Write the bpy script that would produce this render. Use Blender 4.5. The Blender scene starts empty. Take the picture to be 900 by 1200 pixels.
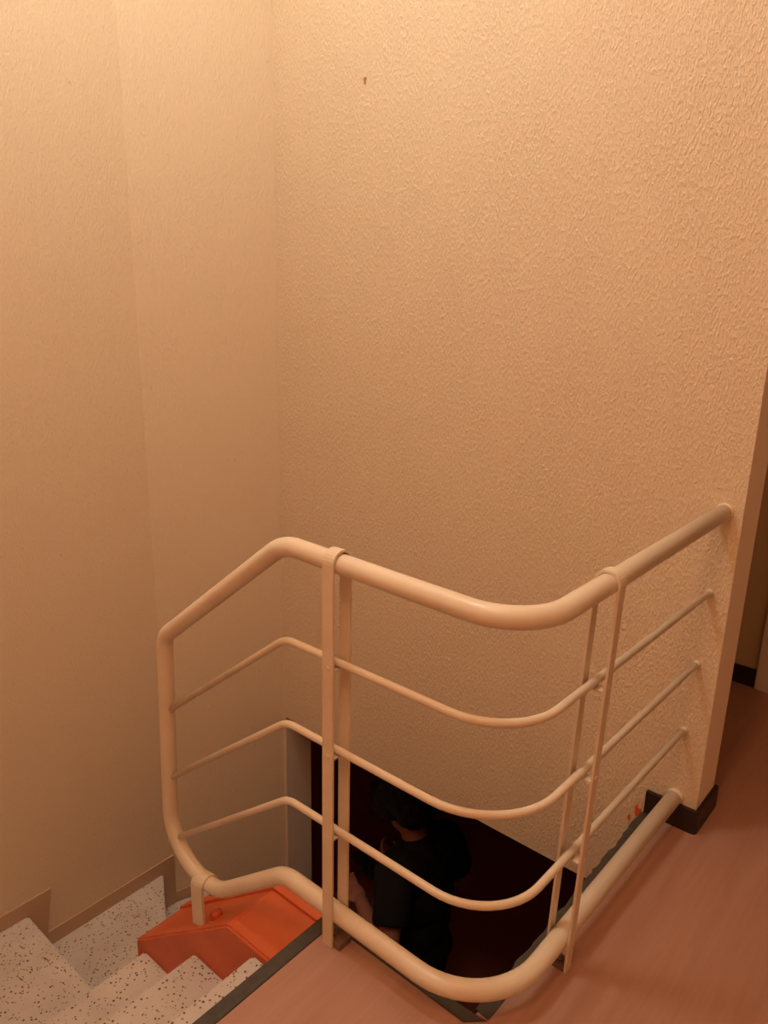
import bpy, bmesh, math, random
from mathutils import Vector, Matrix, noise
random.seed(7)
sc = bpy.context.scene
COL = sc.collection

# ------------------------------------------------------------------ camera, world, exposure
# world: z = 0 is the landing floor, +y runs into the big plaster wall, +x runs along it to the right
cam_d = bpy.data.cameras.new('camera')
cam = bpy.data.objects.new('camera', cam_d)
COL.objects.link(cam)
RW = ((0.75851, 0.20034, -0.6201), (0.65128, -0.20083, 0.73178), (0.02207, -0.95892, -0.28281))
m = Matrix.Identity(4)
for r in range(3):
    m[r][0] = RW[r][0]; m[r][1] = -RW[r][1]; m[r][2] = -RW[r][2]
m.translation = (0, 0, 1.48)
cam.matrix_world = m
cam_d.sensor_fit = 'HORIZONTAL'; cam_d.sensor_width = 36; cam_d.lens = 36
cam_d.clip_start = 0.02
sc.camera = cam

w = bpy.data.worlds.new('world'); sc.world = w; w.use_nodes = True
w.node_tree.nodes['Background'].inputs[0].default_value = (1.0, 0.6, 0.35, 1)
w.node_tree.nodes['Background'].inputs[1].default_value = 0.0
sc.view_settings.view_transform = 'Standard'
sc.view_settings.look = 'None'
sc.view_settings.gamma = 1
sc.view_settings.use_curve_mapping = False
sc.view_settings.exposure = -0.25

LAMP_POS = (-1.46, .95, 3.13)      # stairwell ceiling lamp
LAMP_COL = (.84, 0.98, 0.96)
LAMP_W = 49
FILL_POS = (-.42, -.05, 3.13)     # added unseen lamp over the landing, warm fill for the walls
FILL_W = 48
FILL_COL = (1.0, 0.54, 0.31)

# ------------------------------------------------------------------ materials
def mat(name, col=(.8, .8, .8), rough=.6, spec=.4):
    mt = bpy.data.materials.new(name); mt.use_nodes = True
    nt = mt.node_tree; b = nt.nodes['Principled BSDF']
    b.inputs['Base Color'].default_value = (*col, 1)
    b.inputs['Roughness'].default_value = rough
    b.inputs['Specular IOR Level'].default_value = spec
    return mt, nt, b

def nd(nt, t, **kw):
    n = nt.nodes.new(t)
    for k, v in kw.items():
        if k in n.inputs.keys(): n.inputs[k].default_value = v
        else: setattr(n, k, v)
    return n

def coords(nt, scale=(1, 1, 1), rot=(0, 0, 0)):
    tc = nd(nt, 'ShaderNodeTexCoord'); mp = nd(nt, 'ShaderNodeMapping')
    mp.inputs['Scale'].default_value = scale; mp.inputs['Rotation'].default_value = rot
    nt.links.new(tc.outputs['Object'], mp.inputs['Vector'])
    return mp.outputs['Vector']

def ramp(nt, fac, stops):
    r = nd(nt, 'ShaderNodeValToRGB'); e = r.color_ramp.elements
    while len(e) < len(stops): e.new(0.5)
    for s, (p, c) in zip(e, stops):
        s.position = p; s.color = (*c, 1) if len(c) == 3 else c
    nt.links.new(fac, r.inputs['Fac']); return r.outputs['Color']

def plaster(name, col, strength, dist):
    """trowelled drag plaster: short vertical ridges and small pits"""
    mt, nt, b = mat(name, col, .75, .25); L = nt.links.new
    n1 = nd(nt, 'ShaderNodeTexNoise', Scale=1.0, Detail=2.0, Roughness=.55, Distortion=.2)
    L(coords(nt, (190, 190, 70)), n1.inputs['Vector'])
    n2 = nd(nt, 'ShaderNodeTexNoise', Scale=1.0, Detail=2.0)
    L(coords(nt, (340, 340, 200)), n2.inputs['Vector'])
    n3 = nd(nt, 'ShaderNodeTexNoise', Scale=1.0, Detail=2.0)
    L(coords(nt, (5, 5, 3)), n3.inputs['Vector'])
    c1 = ramp(nt, n1.outputs['Fac'], [(.44, (0, 0, 0)), (.66, (1, 1, 1))])
    a = nd(nt, 'ShaderNodeMath', operation='MULTIPLY_ADD'); a.inputs[1].default_value = .18
    L(n2.outputs['Fac'], a.inputs[0]); L(c1, a.inputs[2])
    st = nd(nt, 'ShaderNodeMapRange'); st.inputs['From Min'].default_value = .3; st.inputs['From Max'].default_value = .7
    st.inputs['To Min'].default_value = strength * .8; st.inputs['To Max'].default_value = strength
    L(n3.outputs['Fac'], st.inputs['Value'])
    bp = nd(nt, 'ShaderNodeBump'); bp.inputs['Distance'].default_value = dist
    L(a.outputs[0], bp.inputs['Height']); L(st.outputs[0], bp.inputs['Strength']); L(bp.outputs['Normal'], b.inputs['Normal'])
    # mild tint mottling and sparse dark specks: shade of small pits put into the colour
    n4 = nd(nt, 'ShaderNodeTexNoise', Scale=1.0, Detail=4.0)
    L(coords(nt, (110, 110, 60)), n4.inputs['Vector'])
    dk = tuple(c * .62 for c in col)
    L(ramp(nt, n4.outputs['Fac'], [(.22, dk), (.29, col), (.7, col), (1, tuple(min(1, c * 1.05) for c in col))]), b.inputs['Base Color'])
    return mt

M = {}
WALLC = (.80, .61, .42)
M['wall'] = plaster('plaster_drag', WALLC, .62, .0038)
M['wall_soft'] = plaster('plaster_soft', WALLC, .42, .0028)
M['wall_smooth'] = mat('plaster_smooth', (.84, .67, .54), .7, .25)[0]
M['ceiling'] = mat('ceiling_paint', (.82, .72, .56), .8, .2)[0]
M['corridor'] = mat('corridor_paint', (.62, .46, .27), .7, .2)[0]
M['dark_room'] = mat('dark_room_paint', (.62, .23, .19), .8, .1)[0]
M['dark_floor'] = mat('dark_room_floor', (.60, .22, .185), .7, .1)[0]
M['base'] = mat('baseboard_dark', (.028, .014, .012), .45, .4)[0]
M['skirt'] = mat('skirting_brown', (.56, .355, .225), .55, .35)[0]
M['lampglass'], nt, b = mat('lamp_opal', (.9, .85, .75), .4)
b.inputs['Emission Color'].default_value = (1, .75, .45, 1); b.inputs['Emission Strength'].default_value = 6
M['lampmetal'] = mat('lamp_metal', (.75, .72, .68), .35)[0]
M['door'] = mat('door_leaf', (.16, .08, .055), .5)[0]
M['doorframe'] = mat('door_frame_paint', (.75, .62, .50), .45)[0]
M['mark'] = mat('brown_mark', (.48, .19, .10), .8)[0]
M['splash'] = mat('orange_splash', (.85, .13, .03), .5)[0]

# cream enamel of the railing
mt, nt, b = mat('cream_enamel', (.80, .64, .48), .33, .5); M['rail'] = mt
n = nd(nt, 'ShaderNodeTexNoise', Scale=9.0, Detail=4.0)
nt.links.new(coords(nt), n.inputs['Vector'])
nt.links.new(ramp(nt, n.outputs['Fac'], [(.3, (.76, .59, .43)), (.6, (.81, .65, .49))]), b.inputs['Base Color'])
M['bolt'] = mat('worn_bolt', (.22, .13, .09), .5)[0]

# landing laminate: streaks along y
mt, nt, b = mat('laminate', (.5, .3, .2), .48, .4); M['floor'] = mt; L = nt.links.new
n = nd(nt, 'ShaderNodeTexNoise', Scale=1.0, Detail=5.0, Roughness=.6); L(coords(nt, (26, 2.2, 1)), n.inputs['Vector'])
n2 = nd(nt, 'ShaderNodeTexNoise', Scale=1.0, Detail=3.0); L(coords(nt, (90, 5, 1)), n2.inputs['Vector'])
mx = nd(nt, 'ShaderNodeMix', data_type='FLOAT'); mx.inputs[0].default_value = .35
L(n.outputs['Fac'], mx.inputs[2]); L(n2.outputs['Fac'], mx.inputs[3])
L(ramp(nt, mx.outputs[0], [(.3, (.405, .20, .135)), (.5, (.45, .225, .155)), (.7, (.495, .255, .18))]), b.inputs['Base Color'])

# grey edging strip
mt, nt, b = mat('edging_grey', (.20, .155, .12), .5, .4); M['edging'] = mt
n = nd(nt, 'ShaderNodeTexNoise', Scale=40.0, Detail=3.0); nt.links.new(coords(nt), n.inputs['Vector'])
nt.links.new(ramp(nt, n.outputs['Fac'], [(.3, (.055, .041, .030)), (.7, (.08, .061, .046))]), b.inputs['Base Color'])

# terrazzo
mt, nt, b = mat('terrazzo', (.7, .6, .5), .45, .4); M['terrazzo'] = mt; L = nt.links.new
v = nd(nt, 'ShaderNodeTexVoronoi', Scale=118.0, Randomness=1.0); L(coords(nt), v.inputs['Vector'])
sel = nd(nt, 'ShaderNodeSeparateColor'); L(v.outputs['Color'], sel.inputs[0])
thr = nd(nt, 'ShaderNodeMapRange'); thr.inputs['From Min'].default_value = .36; thr.inputs['From Max'].default_value = 1
thr.inputs['To Min'].default_value = .0; thr.inputs['To Max'].default_value = .46; L(sel.outputs[0], thr.inputs['Value'])
lt = nd(nt, 'ShaderNodeMath', operation='LESS_THAN'); L(v.outputs['Distance'], lt.inputs[0]); L(thr.outputs[0], lt.inputs[1])
chip = ramp(nt, sel.outputs[1], [(0, (.05, .025, .015)), (.6, (.20, .10, .06)), (1, (.42, .27, .18))])
n = nd(nt, 'ShaderNodeTexNoise', Scale=7.0, Detail=5.0); L(coords(nt), n.inputs['Vector'])
basec = ramp(nt, n.outputs['Fac'], [(.3, (.60, .50, .43)), (.7, (.71, .61, .53))])
mx = nd(nt, 'ShaderNodeMix', data_type='RGBA'); L(lt.outputs[0], mx.inputs[0]); L(basec, mx.inputs[6]); L(chip, mx.inputs[7])
L(mx.outputs[2], b.inputs['Base Color'])

# orange gloss paint on the stringer
mt, nt, b = mat('orange_paint', (.85, .16, .035), .42, .4); M['orange'] = mt; L = nt.links.new
n = nd(nt, 'ShaderNodeTexNoise', Scale=6.0, Detail=5.0); L(coords(nt), n.inputs['Vector'])
L(ramp(nt, n.outputs['Fac'], [(.3, (.64, .115, .035)), (.65, (.74, .155, .05))]), b.inputs['Base Color'])
bp = nd(nt, 'ShaderNodeBump', Strength=.15, Distance=.004); L(n.outputs['Fac'], bp.inputs['Height']); L(bp.outputs['Normal'], b.inputs['Normal'])

# person
M['skin'] = mat('skin', (.36, .135, .085), .55, .3)[0]
M['hair'] = mat('black_hair', (.012, .009, .008), .6, .2)[0]
mt, nt, b = mat('black_cotton', (.016, .013, .013), .9, .1); M['shirt'] = mt
M['print'] = mat('shirt_print', (.12, .09, .08), .9, .1)[0]
M['trousers'] = mat('dark_trousers', (.02, .017, .018), .9, .1)[0]
M['shoe'] = mat('dark_shoe', (.03, .02, .02), .6, .2)[0]
M['phone'] = mat('phone_black', (.01, .01, .012), .2, .5)[0]

# ------------------------------------------------------------------ helpers
def link(name, me, material=None, parent=None, smooth=False):
    o = bpy.data.objects.new(name, me); COL.objects.link(o)
    if material is not None: me.materials.append(material)
    if parent is not None: o.parent = parent
    if smooth:
        for p in me.polygons: p.use_smooth = True
    return o

def from_bm(name, bm, material=None, parent=None, smooth=False):
    bmesh.ops.recalc_face_normals(bm, faces=bm.faces)
    me = bpy.data.meshes.new(name); bm.to_mesh(me); bm.free()
    return link(name, me, material, parent, smooth)

def empty(name, loc=(0, 0, 0)):
    o = bpy.data.objects.new(name, None); COL.objects.link(o); o.location = loc
    o.empty_display_size = .1
    return o

def tag(o, label=None, cat=None, kind=None, group=None):
    if label: o['label'] = label
    if cat: o['category'] = cat
    if kind: o['kind'] = kind
    if group: o['group'] = group
    return o

def add_prism(bm, pts, axis, a, b):
    """polygon in the plane perpendicular to axis, extruded from a to b"""
    def P(p, t):
        if axis == 'z': return (p[0], p[1], t)
        if axis == 'y': return (p[0], t, p[1])
        return (t, p[0], p[1])
    lo = [bm.verts.new(P(p, a)) for p in pts]; hi = [bm.verts.new(P(p, b)) for p in pts]
    n = len(pts)
    bm.faces.new(lo); bm.faces.new(hi)
    for i in range(n): bm.faces.new((lo[i], lo[(i + 1) % n], hi[(i + 1) % n], hi[i]))
    return bm

def prism(name, pts, axis, a, b, material, parent=None, bevel=0, seg=2):
    bm = bmesh.new(); add_prism(bm, pts, axis, a, b)
    bmesh.ops.recalc_face_normals(bm, faces=bm.faces)
    if bevel:
        bmesh.ops.bevel(bm, geom=list(bm.edges), offset=bevel, segments=seg, affect='EDGES', clamp_overlap=True)
    return from_bm(name, bm, material, parent)

def box(name, lo, hi, material, parent=None, bevel=0):
    return prism(name, [(lo[0], lo[1]), (hi[0], lo[1]), (hi[0], hi[1]), (lo[0], hi[1])], 'z', lo[2], hi[2], material, parent, bevel)

def fillet(pts, rad, seg=12):
    """polyline with rounded corners; rad is one radius or a list for the interior points"""
    pts = [Vector(p) for p in pts]; out = [pts[0]]
    for i in range(1, len(pts) - 1):
        r = rad[i - 1] if isinstance(rad, (list, tuple)) else rad
        a = (pts[i - 1] - pts[i]).normalized(); b = (pts[i + 1] - pts[i]).normalized()
        ang = a.angle(b)
        d = min(r / math.tan(ang / 2), .49 * (pts[i - 1] - pts[i]).length + .0, .98 * (pts[i + 1] - pts[i]).length)
        rr = d * math.tan(ang / 2)
        c = pts[i] + (a + b).normalized() * (rr / math.sin(ang / 2))
        p0 = pts[i] + a * d; p1 = pts[i] + b * d
        v0 = p0 - c; v1 = p1 - c; tot = v0.angle(v1); ax = v0.cross(v1).normalized()
        for k in range(seg + 1):
            out.append(c + Matrix.Rotation(tot * k / seg, 3, ax) @ v0)
    out.append(pts[-1]); return out

def add_tube(bm, path, r, sides=16, cap=True):
    path = [Vector(p) for p in path]
    t0 = (path[1] - path[0]).normalized()
    u = t0.cross(Vector((0, 0, 1)))
    if u.length < .01: u = t0.cross(Vector((1, 0, 0)))
    u.normalize(); rings = []; prev = t0
    for i, p in enumerate(path):
        if i == 0: t = t0
        elif i == len(path) - 1: t = (path[i] - path[i - 1]).normalized()
        else: t = ((path[i] - path[i - 1]).normalized() + (path[i + 1] - path[i]).normalized()).normalized()
        q = prev.rotation_difference(t); u = q @ u; u = (u - t * u.dot(t)).normalized(); prev = t
        vv = t.cross(u); rr = r[i] if isinstance(r, (list, tuple)) else r
        rings.append([bm.verts.new(p + (u * math.cos(k * 2 * math.pi / sides) + vv * math.sin(k * 2 * math.pi / sides)) * rr) for k in range(sides)])
    for a, b in zip(rings, rings[1:]):
        for k in range(sides): bm.faces.new((a[k], a[(k + 1) % sides], b[(k + 1) % sides], b[k]))
    if cap: bm.faces.new(rings[0]); bm.faces.new(rings[-1])
    return bm

def tube(name, path, r, material, parent=None, sides=16):
    bm = bmesh.new(); add_tube(bm, path, r, sides)
    o = from_bm(name, bm, material, parent, smooth=True)
    for p in o.data.polygons:
        if len(p.vertices) > 4: p.use_smooth = False
    return o

def ribbon(name, path, width_dir, width, thick, material, parent=None):
    """flat strap: path in a plane, constant width along width_dir"""
    path = [Vector(p) for p in path]; wd = Vector(width_dir).normalized() * width / 2
    bm = bmesh.new(); rows = []
    for i, p in enumerate(path):
        t = (path[min(i + 1, len(path) - 1)] - path[max(i - 1, 0)]).normalized()
        nrm = t.cross(wd).normalized() * thick / 2
        rows.append([bm.verts.new(p + s * wd + q * nrm) for s, q in ((-1, -1), (1, -1), (1, 1), (-1, 1))])
    for a, b in zip(rows, rows[1:]):
        for k in range(4): bm.faces.new((a[k], a[(k + 1) % 4], b[(k + 1) % 4], b[k]))
    bm.faces.new(rows[0]); bm.faces.new(rows[-1])
    return from_bm(name, bm, material, parent)

# ------------------------------------------------------------------ the setting
ZC = 3.45; ZL = -2.52; SLAB = -.34
XL = -2.395; XR = -.65      # left wall, well edge on the right
floor = prism('floor', [(-1.07, 0.0), (XL, 0.0), (XL, -1.6), (1.7, -1.6), (1.7, 4.6), (-3.0, 4.6), (-3.0, 2.15), (XR, 2.15), (XR, 1.100), (-1.07, 1.100)], 'z', SLAB, -.0, M['floor'])
tag(floor, 'reddish brown wood-look landing floor around the stair opening', kind='structure')
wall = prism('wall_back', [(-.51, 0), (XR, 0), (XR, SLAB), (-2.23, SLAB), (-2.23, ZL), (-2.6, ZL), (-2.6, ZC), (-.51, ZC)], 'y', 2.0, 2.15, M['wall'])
wall.data.materials.append(M['wall_smooth'])
for p in wall.data.polygons:          # the end and the jamb of the opening are smooth paint
    if abs(p.normal.x) > .9 and p.center.x > -2.4: p.material_index = 1
tag(wall, 'large cream wall of dragged rough plaster behind the railing', kind='structure')
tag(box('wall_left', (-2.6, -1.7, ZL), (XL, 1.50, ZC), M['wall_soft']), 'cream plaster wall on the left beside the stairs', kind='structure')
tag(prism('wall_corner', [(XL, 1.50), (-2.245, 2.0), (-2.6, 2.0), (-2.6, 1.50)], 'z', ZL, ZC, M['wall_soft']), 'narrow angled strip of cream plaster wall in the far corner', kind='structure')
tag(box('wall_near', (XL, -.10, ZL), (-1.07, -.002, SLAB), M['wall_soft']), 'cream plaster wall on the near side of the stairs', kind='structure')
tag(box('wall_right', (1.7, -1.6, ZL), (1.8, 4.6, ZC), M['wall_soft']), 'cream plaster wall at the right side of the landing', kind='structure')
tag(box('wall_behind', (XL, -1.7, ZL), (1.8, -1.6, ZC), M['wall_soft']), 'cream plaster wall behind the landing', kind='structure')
tag(box('ceiling', (-2.6, -1.7, ZC), (1.8, 4.6, ZC + .1), M['ceiling']), 'cream painted ceiling over stairwell and landing', kind='structure')
# corridor behind the big wall
tag(box('wall_corridor', (-2.6, 3.02, 0), (-.625, 3.12, ZC), M['corridor']), 'dim ochre corridor wall beyond the plaster wall', kind='structure')
tag(box('wall_corridor_far', (.35, 3.02, 0), (1.7, 3.12, ZC), M['corridor']), 'dim ochre corridor wall right of the door', kind='structure')
tag(box('baseboard_corridor', (-2.6, 3.006, 0), (-.627, 3.02, .075), M['base'], bevel=.003), 'dark baseboard of the corridor wall', kind='structure')
door = tag(box('door_1', (-.56, 3.07, .005), (.28, 3.11, 2.05), M['door']), 'dark door at the end of the dim corridor', kind='structure')
for x0, x1 in ((-.627, -.555), (.28, .352)):
    box('door_frame', (x0, 2.995, 0), (x1, 3.12, 2.12), M['doorframe'], door, .004)
box('door_frame', (-.555, 2.995, 2.05), (.28, 3.12, 2.12), M['doorframe'], door, .004)
bm = bmesh.new()
for k in range(1): add_tube(bm, [(.20, 3.07, 1.0), (.20, 3.02, 1.0), (.09, 3.02, 1.0)], .009, 10)
from_bm('handle', bm, M['lampmetal'], door, True)
tag(box('wall_over_door', (-.625, 3.02, 2.121), (.35, 3.12, ZC), M['corridor']), 'dim ochre corridor wall above the door', kind='structure')

# dark baseboard wrapping the end of the big wall
bbp = [(XR, 1.999), (XR, 1.986), (-.512, 1.986)]
for k in range(7):
    a = -math.pi / 2 + k / 6 * math.pi / 2
    bbp.append((-.512 + .014 * math.cos(a), 2.0 + .014 * math.sin(a)))
bbp += [(-.498, 2.16), (-.5095, 2.16), (-.5095, 1.999)]
tag(prism('baseboard_back', bbp, 'z', 0, .073, M['base']), 'dark brown baseboard wrapping the end of the plaster wall', kind='structure')

# grey edging strips along the opening
tag(box('trim_1', (-1.078, -.0, -.025), (-1.042, 1.072, .003), M['edging'], bevel=.001), 'grey edging strip at the head of the stairs', kind='structure')
tag(prism('trim_2', [(-1.078, 1.073), (-.659, 1.073), (-.623, 1.108), (-.657, 1.103), (-1.078, 1.103)], 'z', -.025, .003, M['edging'], bevel=.001), 'grey edging strip along the front of the stair opening', kind='structure')
edge = [(-.622, 1.112)]
edge += [(-.622, 1.985)]
ys = 1.985
while ys > 1.13:                       # ragged plaster filler on the well side
    edge.append((-.653 + random.uniform(-.004, .004), ys)); ys -= random.uniform(.012, .03)
edge.append((-.656, 1.115))
tag(prism('trim_3', edge, 'z', -.025, .003, M['edging']), 'grey edging strip along the right side of the stair opening', kind='structure')

# small marks on the big wall
def blob(name, c, rx, rz, y, material, parent, seed):
    rnd = random.Random(seed); n = 14
    pts = []
    for k in range(n):
        a = k * 2 * math.pi / n; s = rnd.uniform(.6, 1.15)
        pts.append((c[0] + rx * s * math.cos(a), c[1] + rz * s * math.sin(a)))
    return prism(name, pts, 'y', y, y + .004, material, parent)
blob('brown_mark', (-1.813, 2.097), .006, .011, 1.997, M['mark'], wall, 1)
blob('orange_splash', (-.672, -.012), .009, .022, 1.997, M['splash'], wall, 2)
blob('orange_splash', (-.695, -.045), .005, .012, 1.997, M['splash'], wall, 3)

# lower storey: dark room seen through the opening under the wall
tag(box('floor_lower', (-3.2, -.1, ZL - .1), (1.8, 4.6, ZL), M['dark_floor']), 'dark floor of the lower storey', kind='structure')
tag(box('wall_lower_back', (-3.2, 4.5, ZL), (1.8, 4.6, SLAB), M['dark_room']), 'dark reddish back wall of the unlit lower room', kind='structure')
tag(box('wall_lower_left', (-3.1, 2.15, ZL), (-3.0, 4.5, SLAB), M['dark_room']), 'dark reddish side wall of the unlit lower room', kind='structure')
tag(box('ceiling_lower', (-3.0, 2.16, SLAB - .012), (1.7, 4.5, SLAB - .001), M['dark_room']), 'dark ceiling of the unlit lower room', kind='structure')

# ------------------------------------------------------------------ staircase
RISE = .18
stairs = tag(empty('staircase', (-1.8, 1.0, ZL)), 'speckled terrazzo winder staircase turning down around an orange stringer', 'staircase')
def rel(o, parent):      # keep world placement while parenting
    o.parent = parent; o.matrix_parent_inverse = Matrix.Translation(parent.location).inverted(); return o
def step(k, pts):
    o = prism('step', pts, 'z', -RISE * (k + 1) - (.0 if k < 13 else -.0), -RISE * k, M['terrazzo'], None, bevel=.006, seg=2)
    return rel(o, stairs)
Y0, Y1 = .0, 1.0
step(1, [(-1.255, Y0), (-1.08, Y0), (-1.08, Y1), (-1.255, Y1)])
step(2, [(-1.52, Y0), (-1.235, Y0), (-1.235, Y1), (-1.52, Y1)])
step(3, [(-1.79, Y0), (-1.50, Y0), (-1.50, Y1), (-1.79, Y1)])
step(4, [(XL + .002, Y0), (-1.77, Y0), (-1.77, .89), (XL + .002, .897)])
IN = -1.842
step(5, [(XL + .002, .877), (-1.77, .87), (-1.77, .998), (IN, .998), (IN, 1.11), (XL + .002, 1.447)])
step(6, [(XL + .002, 1.43), (IN, 1.09), (IN, 1.20), (-2.348, 1.644), (XL + .002, 1.495)])
step(7, [(-2.356, 1.630), (IN, 1.18), (IN + .002, 1.20), (-2.275, 1.90)])
step(8, [(-2.279, 1.888), (IN, 1.19), (-1.70, 1.20), (-1.70, 1.996), (-2.240, 1.996)])
xs = -1.70
for k in range(9, 14):
    step(k, [(xs - .02, 1.20), (xs + .25, 1.20), (xs + .25, 1.996), (xs - .02, 1.996)]); xs += .25
# orange inner stringer
st = prism('stringer', [(-1.08, -.158), (-1.364, -.160), (-1.84, -.530), (-1.84, -1.62), (-1.08, -1.62)], 'y', 1.0, 1.2, M['orange'], None, bevel=.006, seg=3)
rel(st, stairs); tag(st, 'orange painted sloping stringer')
lip = prism('stringer_lip', [(-1.08, -.159), (-1.364, -.161), (-1.838, -.530), (-1.838, -.518), (-1.368, -.150), (-1.08, -.148)], 'y', 1.165, 1.2, M['orange'])
rel(lip, stairs)

# brown painted zigzag skirting along the left wall
hs = .125; tk = .007; vw = .075
def sk(name, pts, axis, a, b, label): return tag(prism(name, pts, axis, a, b, M['skirt']), label, kind='structure')
z4, z5, z6, z7 = (-RISE * k for k in (4, 5, 6, 7))
zig = [(.0, z4), (.0, z4 + .06), (.985, z4 + .06), (.955, z5 + .06), (1.50, z5 + .06), (1.50, z6), (1.43, z6), (1.43, z5), (.895, z5), (.895, z4)]
sk('baseboard_left', zig, 'x', XL, XL + tk, 'brown painted zigzag skirting stepping down the left wall')
d = Vector((-2.245 - XL, .5, 0)); Ld = d.length; d.normalize(); nv = Vector((d.y, -d.x, 0))
bm = bmesh.new()
zz = [(0.0, z6), (0.0, z6 + .05), (.165, z6 + .05), (.165, z7), (.14, z7), (.14, z6)]
lo = [bm.verts.new(Vector((XL, 1.5, z)) + d * s) for s, z in zz]; hi = [bm.verts.new(Vector((XL, 1.5, z)) + d * s + nv * tk) for s, z in zz]
bm.faces.new(lo); bm.faces.new(hi)
for i in range(len(zz)): bm.faces.new((lo[i], lo[(i + 1) % len(zz)], hi[(i + 1) % len(zz)], hi[i]))
tag(from_bm('baseboard_corner', bm, M['skirt']), 'brown painted skirting on the angled wall at the stair turn', kind='structure')

# ------------------------------------------------------------------ railing
rail = tag(empty('stair_railing', (-.57, 1.05, 0)), 'cream enamelled tube railing with three thin rods around the stair opening', 'railing')
RX, RY = -.57, 1.05; ZT, ZB = .945, .072; TR = .0218; BX = -1.168; EX = -1.645; SL = .78
path = [(-.556, 2.004, ZT), (-.565, RY, ZT - .009), (BX, RY, ZT), (EX, RY, ZT - (BX - EX) * SL), (-1.690, RY, -.330), (-1.182, RY, ZB + .008), (-.585, RY, ZB + .004), (-.572, 2.004, ZB + .018)]
fr = fillet(path, [.125, .12, .06, .157, .10, .185], 14)
rel(tube('tube_frame', fr, TR, M['rail'], None, 20), rail)
RODS = ((.722, -.562, -.575, .145), (.512, -.567, -.578, .18), (.305, -.574, -.583, .155))
for z, xw, xc, r in RODS:
    xe = EX - .006 - .03 * (.722 - z) / .42
    p = fillet([(xw, 2.004, z), (xc, RY, z), (BX, RY, z), (xe, RY, z - (BX - xe) * SL)], [r, .08], 12)
    rel(tube('rod', p, .0088, M['rail'], None, 12), rail)
for z, x, r in ((ZT, -.556, TR), (.722, -.562, .009), (.512, -.567, .009), (.305, -.574, .009), (ZB + .018, -.572, TR)):     # paint collars where the bars enter the plaster
    rel(tube('wall_collar', [(x, 1.988, z), (x, 1.996, z), (x, 2.003, z)], [r * 1.005, r * 1.05, r * 1.14], M['rail'], None, 16), rail)

def strap(name, c, across, along, top, bottoms, width=.03, parent=rail, gap=.0035, thick=.0055, lean=(0, 0, 0)):
    """flat bar bent over a tube: two legs, one on either side"""
    g = TR + gap; a = Vector(across); c = Vector((c[0], c[1], 0))
    lean = Vector(lean); pth = [c + lean - a * g + Vector((0, 0, bottoms[0]))]
    for k in range(13):
        an = math.pi - math.pi * k / 12
        pth.append(c + a * g * math.cos(an) + Vector((0, 0, top + g * math.sin(an))))
    pth.append(c + lean + a * g + Vector((0, 0, bottoms[1])))
    o = ribbon(name, pth, along, width, thick, M['rail']); rel(o, parent); return o
def post(c, across, along, w, back, foot, lean=(0, 0, 0), top=0):
    s = strap('strap_post', c, across, along, ZT + top, (.0, back), w, lean=lean)
    lean = Vector(lean); at = lambda z: c + lean * (1 - z / ZT)
    a = Vector(across); l = Vector(along); c = Vector((c[0], c[1], 0))
    for z in (.722, .512, .305):            # small saddle under each rod between the legs
        p = [at(z) - a * TR + Vector((0, 0, z - .012)), at(z) + a * TR + Vector((0, 0, z - .012))]
        o = ribbon('saddle', p, along, w * .8, .004, M['rail']); o.parent = s
        tubeo = tube('bolt', [at(z) - a * (TR + .008) + Vector((0, 0, z - .004)), at(z) - a * (TR + .0055) + Vector((0, 0, z - .004))], .005, M['rail'], None, 10)
        tubeo.parent = s
    f = bmesh.new(); q0 = at(0); corners = [q0 - a * TR - l * w * .55, q0 - a * TR + l * w * foot, q0 + a * (TR - .004) + l * w * foot, q0 + a * (TR - .004) - l * w * .55]
    add_prism(f, [(q.x, q.y) for q in corners], 'z', .0, .016)
    f = from_bm('foot_bracket', f, M['bolt'])
    f.parent = s
    b = tube('floor_bolt', [q0 - a * .004 + Vector((0, 0, .015)), q0 - a * .004 + Vector((0, 0, .026))], .009, M['bolt'], None, 6)
    b.parent = s
post((-1.01, RY), (0, 1, 0), (1, 0, 0), .030, .0, 1.15)
post((-.563, 1.345), (-1, 0, 0), (0, 1, 0), .026, -.02, .55, (-.021, -.006, 0), -.006)
# clamp strap holding the low end of the tube on the stringer
cl = strap('clamp_strap', (-1.524, RY), (0, 1, 0), (.98, 0, .18), -.151, (-.283, -.165), .05, rail, .004, .008)
b = tube('clamp_bolt', [(-1.487, RY - .008, -.246), (-1.487, RY + .022, -.246)], .013, M['orange'], None, 8); b.parent = cl

# ------------------------------------------------------------------ lamps (above the frame)
def ceiling_lamp(pos, watt, color, label):
    t = tag(empty('ceiling_lamp', (pos[0], pos[1], ZC)), label, 'lamp')
    bm = bmesh.new()
    prof = [(.0, 0), (.21, 0), (.217, -.012), (.21, -.03), (.0, -.03)]
    def lathe(pr, mt, nm):
        bm = bmesh.new(); n = 32; rings = []
        for r, z in pr:
            rings.append([bm.verts.new((r * math.cos(k * 2 * math.pi / n), r * math.sin(k * 2 * math.pi / n), z)) for k in range(n)] if r > 1e-6 else [bm.verts.new((0, 0, z))])
        for a, b in zip(rings, rings[1:]):
            for k in range(n):
                f = [x for x in (a[k % len(a)], a[(k + 1) % len(a)], b[(k + 1) % len(b)], b[k % len(b)])]
                u = []
                [u.append(x) for x in f if x not in u]
                if len(u) > 2: bm.faces.new(u)
        return from_bm(nm, bm, mt, t, True)
    bm.free()
    lathe(prof, M['lampmetal'], 'canopy')
    lathe([(.2, -.03), (.196, -.06), (.165, -.085), (.1, -.1), (0, -.105)], M['lampglass'], 'opal_shade')
    ld = bpy.data.lights.new('bulb', 'POINT'); ld.energy = watt; ld.color = color; ld.shadow_soft_size = .2
    lo = bpy.data.objects.new('bulb', ld); COL.objects.link(lo); lo.parent = t; lo.location = (0, 0, pos[2] - ZC)
    return t
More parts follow.
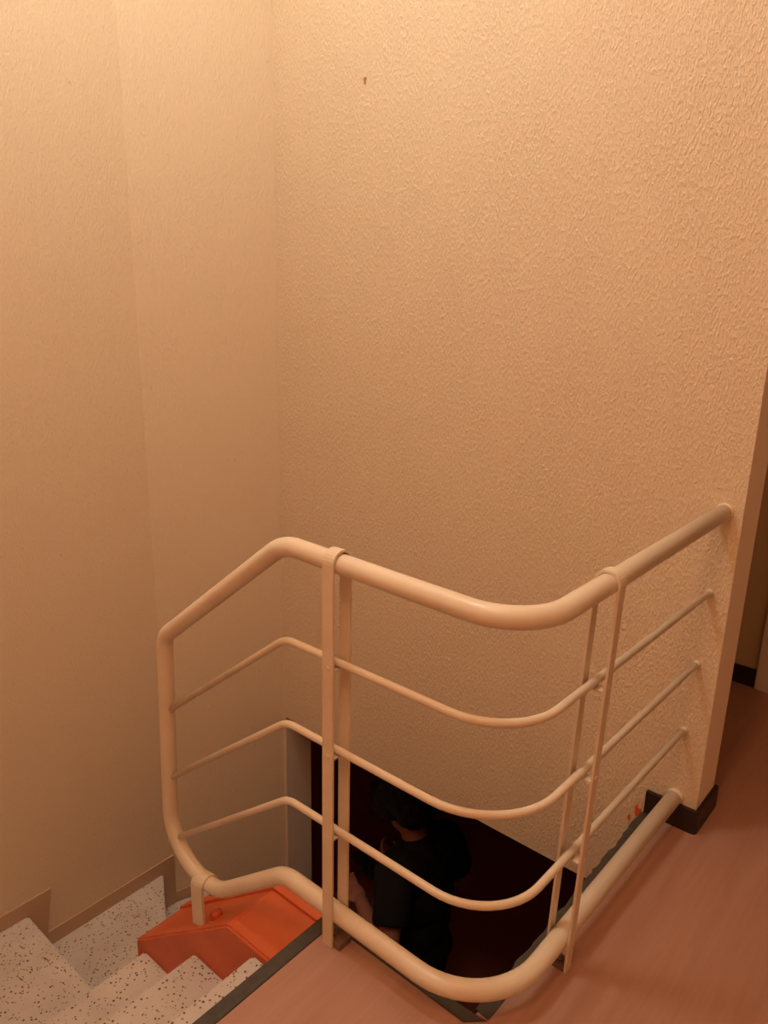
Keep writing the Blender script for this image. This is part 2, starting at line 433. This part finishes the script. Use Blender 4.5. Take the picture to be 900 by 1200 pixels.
ceiling_lamp(LAMP_POS, LAMP_W, LAMP_COL, 'round opal ceiling lamp above the stairwell')
ceiling_lamp(FILL_POS, FILL_W, FILL_COL, 'added round opal ceiling lamp, warm fill above the landing')

# ------------------------------------------------------------------ person in the dark lower room
def eval_mesh(o):
    dg = bpy.context.evaluated_depsgraph_get(); dg.update()
    me = bpy.data.meshes.new_from_object(o.evaluated_get(dg)); return me

def ellipsoid(bm, c, r, rot=None, u=20, v=14):
    mtx = Matrix.Translation(c) @ (rot or Matrix.Identity(4)) @ Matrix.Diagonal((*r, 1))
    bmesh.ops.create_uvsphere(bm, u_segments=u, v_segments=v, radius=1, matrix=mtx)

def fuse(parts_bm, voxel, it=2):
    """union of overlapping pieces as one continuous surface"""
    me = bpy.data.meshes.new('tmp'); parts_bm.to_mesh(me); parts_bm.free()
    o = bpy.data.objects.new('tmp', me); COL.objects.link(o)
    r = o.modifiers.new('r', 'REMESH'); r.mode = 'VOXEL'; r.voxel_size = voxel; r.use_smooth_shade = True
    s = o.modifiers.new('s', 'SMOOTH'); s.factor = .5; s.iterations = it
    bpy.context.view_layer.update(); out = eval_mesh(o)
    bpy.data.objects.remove(o); bpy.data.meshes.remove(me); return out

# figure coordinates: origin between the feet, +x forward (the way he faces), +y his left, z up
SK = {
 'pelvis': ((0, 0, .92), (.125, .155)), 'waist': ((.0, 0, 1.08), (.10, .135)), 'chest': ((.0, 0, 1.26), (.10, .135)),
 'upper': ((-.005, 0, 1.38), (.085, .11)), 'neck': ((.015, 0, 1.47), (.056, .056)), 'neck2': ((.045, 0, 1.53), (.054, .052)),
 'shL': ((-.01, .165, 1.38), (.05, .05)), 'elL': ((-.10, .285, 1.185), (.044, .044)), 'foL': ((.03, .26, 1.175), (.041, .041)), 'wrL': ((.165, .195, 1.175), (.028, .032)),
 'shR': ((-.01, -.165, 1.38), (.05, .05)), 'elR': ((-.05, -.26, 1.17), (.044, .044)), 'foR': ((.07, -.21, 1.175), (.041, .041)), 'wrR': ((.185, -.11, 1.19), (.028, .032)),
 'hipL': ((.0, .09, .86), (.088, .088)), 'knL': ((.02, .10, .48), (.056, .056)), 'caL': ((-.012, .10, .34), (.056, .056)), 'anL': ((-.02, .105, .08), (.036, .036)), 'toL': ((.11, .125, .035), (.034, .034)),
 'hipR': ((.0, -.09, .86), (.088, .088)), 'knR': ((.03, -.10, .48), (.056, .056)), 'caR': ((-.0, -.10, .34), (.056, .056)), 'anR': ((.0, -.105, .08), (.036, .036)), 'toR': ((.13, -.125, .035), (.034, .034)),
}
EDG = ['pelvis waist', 'waist chest', 'chest upper', 'upper neck', 'neck neck2', 'upper shL', 'shL elL', 'elL foL', 'foL wrL', 'upper shR', 'shR elR', 'elR foR', 'foR wrR',
       'pelvis hipL', 'hipL knL', 'knL caL', 'caL anL', 'anL toL', 'pelvis hipR', 'hipR knR', 'knR caR', 'caR anR', 'anR toR']
body = bmesh.new()
for e in EDG:                     # tapered limbs with round joints, fused below into one skin
    n0, n1 = e.split(); (p0, r0), (p1, r1) = SK[n0], SK[n1]
    if n0 in ('pelvis', 'waist', 'chest') and n1 in ('waist', 'chest', 'upper'): continue
    ra, rb = min(r0), min(r1)
    if n0 in ('upper', 'pelvis'): ra = rb
    add_tube(body, [p0, Vector(p0).lerp(Vector(p1), .35), p1], [ra, ra * .6 + rb * .4, rb], 16)
    ellipsoid(body, p0, (ra, ra, ra), None, 16, 10); ellipsoid(body, p1, (rb, rb, rb), None, 16, 10)
for c_, r_ in (((0, 0, .93), (.12, .16, .12)), ((0, 0, 1.08), (.10, .135, .13)), ((0, 0, 1.24), (.108, .145, .13)), ((-.005, 0, 1.36), (.085, .13, .07))):
    ellipsoid(body, c_, r_)
# head, bowed forward
HR = Matrix.Rotation(math.radians(36), 4, 'Y'); HC = Vector((.095, 0, 1.61))
def H(p): return HC + (HR @ Vector(p))
ellipsoid(body, H((0, 0, .02)), (.100, .078, .105), HR)             # skull
ellipsoid(body, H((.035, 0, -.045)), (.066, .060, .082), HR)       # face and jaw
ellipsoid(body, H((.070, 0, -.095)), (.026, .030, .022), HR)       # chin
ellipsoid(body, H((.098, 0, -.022)), (.014, .011, .028), HR)       # nose bridge
ellipsoid(body, H((.110, 0, -.042)), (.015, .015, .013), HR)       # nose tip
ellipsoid(body, H((.088, 0, .010)), (.014, .045, .010), HR)        # brow
ellipsoid(body, H((.093, 0, -.070)), (.012, .024, .006), HR)       # upper lip
ellipsoid(body, H((.090, 0, -.080)), (.012, .021, .007), HR)       # lower lip
for s in (1, -1):
    ellipsoid(body, H((.0, s * .079, -.018)), (.020, .010, .033), HR)   # ears
    ellipsoid(body, H((.082, s * .032, -.012)), (.012, .014, .009), HR) # eyes under the lids
add_tube(body, [(.012, 0, 1.44), (.045, 0, 1.52), tuple(H((-.01, 0, -.06)))], [.058, .055, .056], 16)
# hands closing around a phone
def hand(side, wrist, fwd, up, curl):
    f = Vector(fwd).normalized(); u = Vector(up).normalized(); lat = f.cross(u) * side
    wv = Vector(wrist)
    rot = Matrix((( *f, ), ( *(lat), ), ( *u, ))).transposed().to_4x4()
    ellipsoid(body, wv + f * .045, (.056, .042, .018), rot)
    for i, (off, ln) in enumerate(((-.030, .072), (-.010, .080), (.010, .075), (.029, .060))):
        b0 = wv + f * .082 + lat * off; pts = [b0]; a = 0
        for s_ in (.42, .33, .25):
            a += curl; pts.append(pts[-1] + (f * math.cos(a) + u * math.sin(a)) * ln * s_)
        add_tube(body, pts, [.0095, .009, .0082, .007], 8)
    b0 = wv + f * .03 - lat * .034
    add_tube(body, [b0, b0 + (f * .6 - lat * .6 + u * .35) * .036, b0 + (f * .9 - lat * .35 + u * .6) * .062], [.012, .0105, .008], 8)
hand(1, SK['wrL'][0], (.95, -.25, .05), (0, .2, 1), .55)
hand(-1, SK['wrR'][0], (.9, .35, .15), (0, -.2, 1), .55)
figure = tag(empty('person', (-1.765, 2.39, ZL)), 'person in a black T-shirt, head bowed, standing in the dark room below', 'person')
figure.rotation_euler = (0, 0, math.radians(180 - 4))
figure.scale = (1.05, 1.05, 1.05)
bm_me = fuse(body, .0055, 2)
link('body', bm_me, M['skin'], figure, True)

cloth = bmesh.new()
for c_, r_ in (((0, 0, .90), (.150, .185, .13)), ((0, 0, 1.06), (.138, .172, .17)), ((0, 0, 1.22), (.145, .182, .17)), ((-.005, 0, 1.34), (.118, .165, .10))):
    ellipsoid(cloth, c_, r_, None, 28, 18)
for s in (1, -1):
    sh = Vector((-.01, s * .165, 1.39)); el = Vector(SK['elL' if s > 0 else 'elR'][0]); mid = sh.lerp(el, .72)
    add_tube(cloth, [Vector((0, s * .06, 1.39)), sh.lerp(Vector((0, s * .06, 1.40)), .3), sh, sh.lerp(el, .35), mid], [.105, .105, .095, .082, .076], 16)
add_tube(cloth, [(0, 0, 1.36), (.010, 0, 1.44), (.028, 0, 1.495)], [.115, .095, .074], 16)
me = fuse(cloth, .008, 14)
for v in me.vertices:            # soft folds
    n_ = noise.noise(v.co * 7.0) * .012 + noise.noise(Vector((v.co.x * 14, v.co.y * 14, v.co.z * 5))) * .005
    v.co += v.normal * n_
link('t_shirt', me, M['shirt'], figure, True)
tr = bmesh.new()
ellipsoid(tr, (0, 0, .92), (.138, .172, .15), None, 28, 18)
for sd in 'LR':
    add_tube(tr, [SK['hip' + sd][0], SK['kn' + sd][0], SK['ca' + sd][0], SK['an' + sd][0]], [.108, .080, .074, .062], 20)
    ellipsoid(tr, SK['hip' + sd][0], (.11, .10, .13), None, 24, 16)
link('trousers', fuse(tr, .009, 3), M['trousers'], figure, True)
for s in ('L', 'R'):
    sb = bmesh.new(); a = Vector(SK['an' + s][0]); t = Vector(SK['to' + s][0])
    ellipsoid(sb, a.lerp(t, .55) + Vector((0, 0, -.005)), (.145, .052, .045)); ellipsoid(sb, a + Vector((-.01, 0, -.01)), (.062, .048, .066))
    me = fuse(sb, .007, 2)
    for v in me.vertices: v.co.z = max(v.co.z, .002)
    link('shoe', me, M['shoe'], figure, True)
# full dark hair
hb = bmesh.new()
ellipsoid(hb, H((-.010, 0, .055)), (.150, .135, .120), HR, 40, 28)
ellipsoid(hb, H((-.070, 0, -.010)), (.088, .110, .095), HR, 32, 20)
ellipsoid(hb, H((.072, 0, .065)), (.080, .105, .060), HR, 32, 20)
me = fuse(hb, .006, 1)
for v in me.vertices:
    v.co += v.normal * (noise.noise(v.co * 28) * .012 + noise.noise(v.co * 70) * .006)
link('hair', me, M['hair'], figure, True)
# faint chest print on the shirt
pb = bmesh.new()
rnd = random.Random(4)
for k in range(9):
    y0 = rnd.uniform(-.05, .07); z0 = 1.20 + rnd.uniform(-.03, .07)
    add_tube(pb, [(.150 - abs(y0) * .25, y0, z0), (.152 - abs(y0) * .25, y0 + .008, z0 + .03), (.148 - abs(y0) * .3, y0 + .022, z0 + .05)], .003, 6)
link('shirt_print', from_bm('tmp_print', pb).data, M['print'], figure)
bpy.data.objects.remove(bpy.data.objects['tmp_print'])
# phone in his hands
ph = tag(box('phone', (-.075, -.037, -.004), (.075, .037, .004), M['phone'], None, .003), 'dark phone held in front of the person in the black T-shirt', 'phone')
ph.location = figure.matrix_basis @ Vector((.268, .065, 1.225)); ph.rotation_euler = (0, math.radians(-25), math.radians(176))
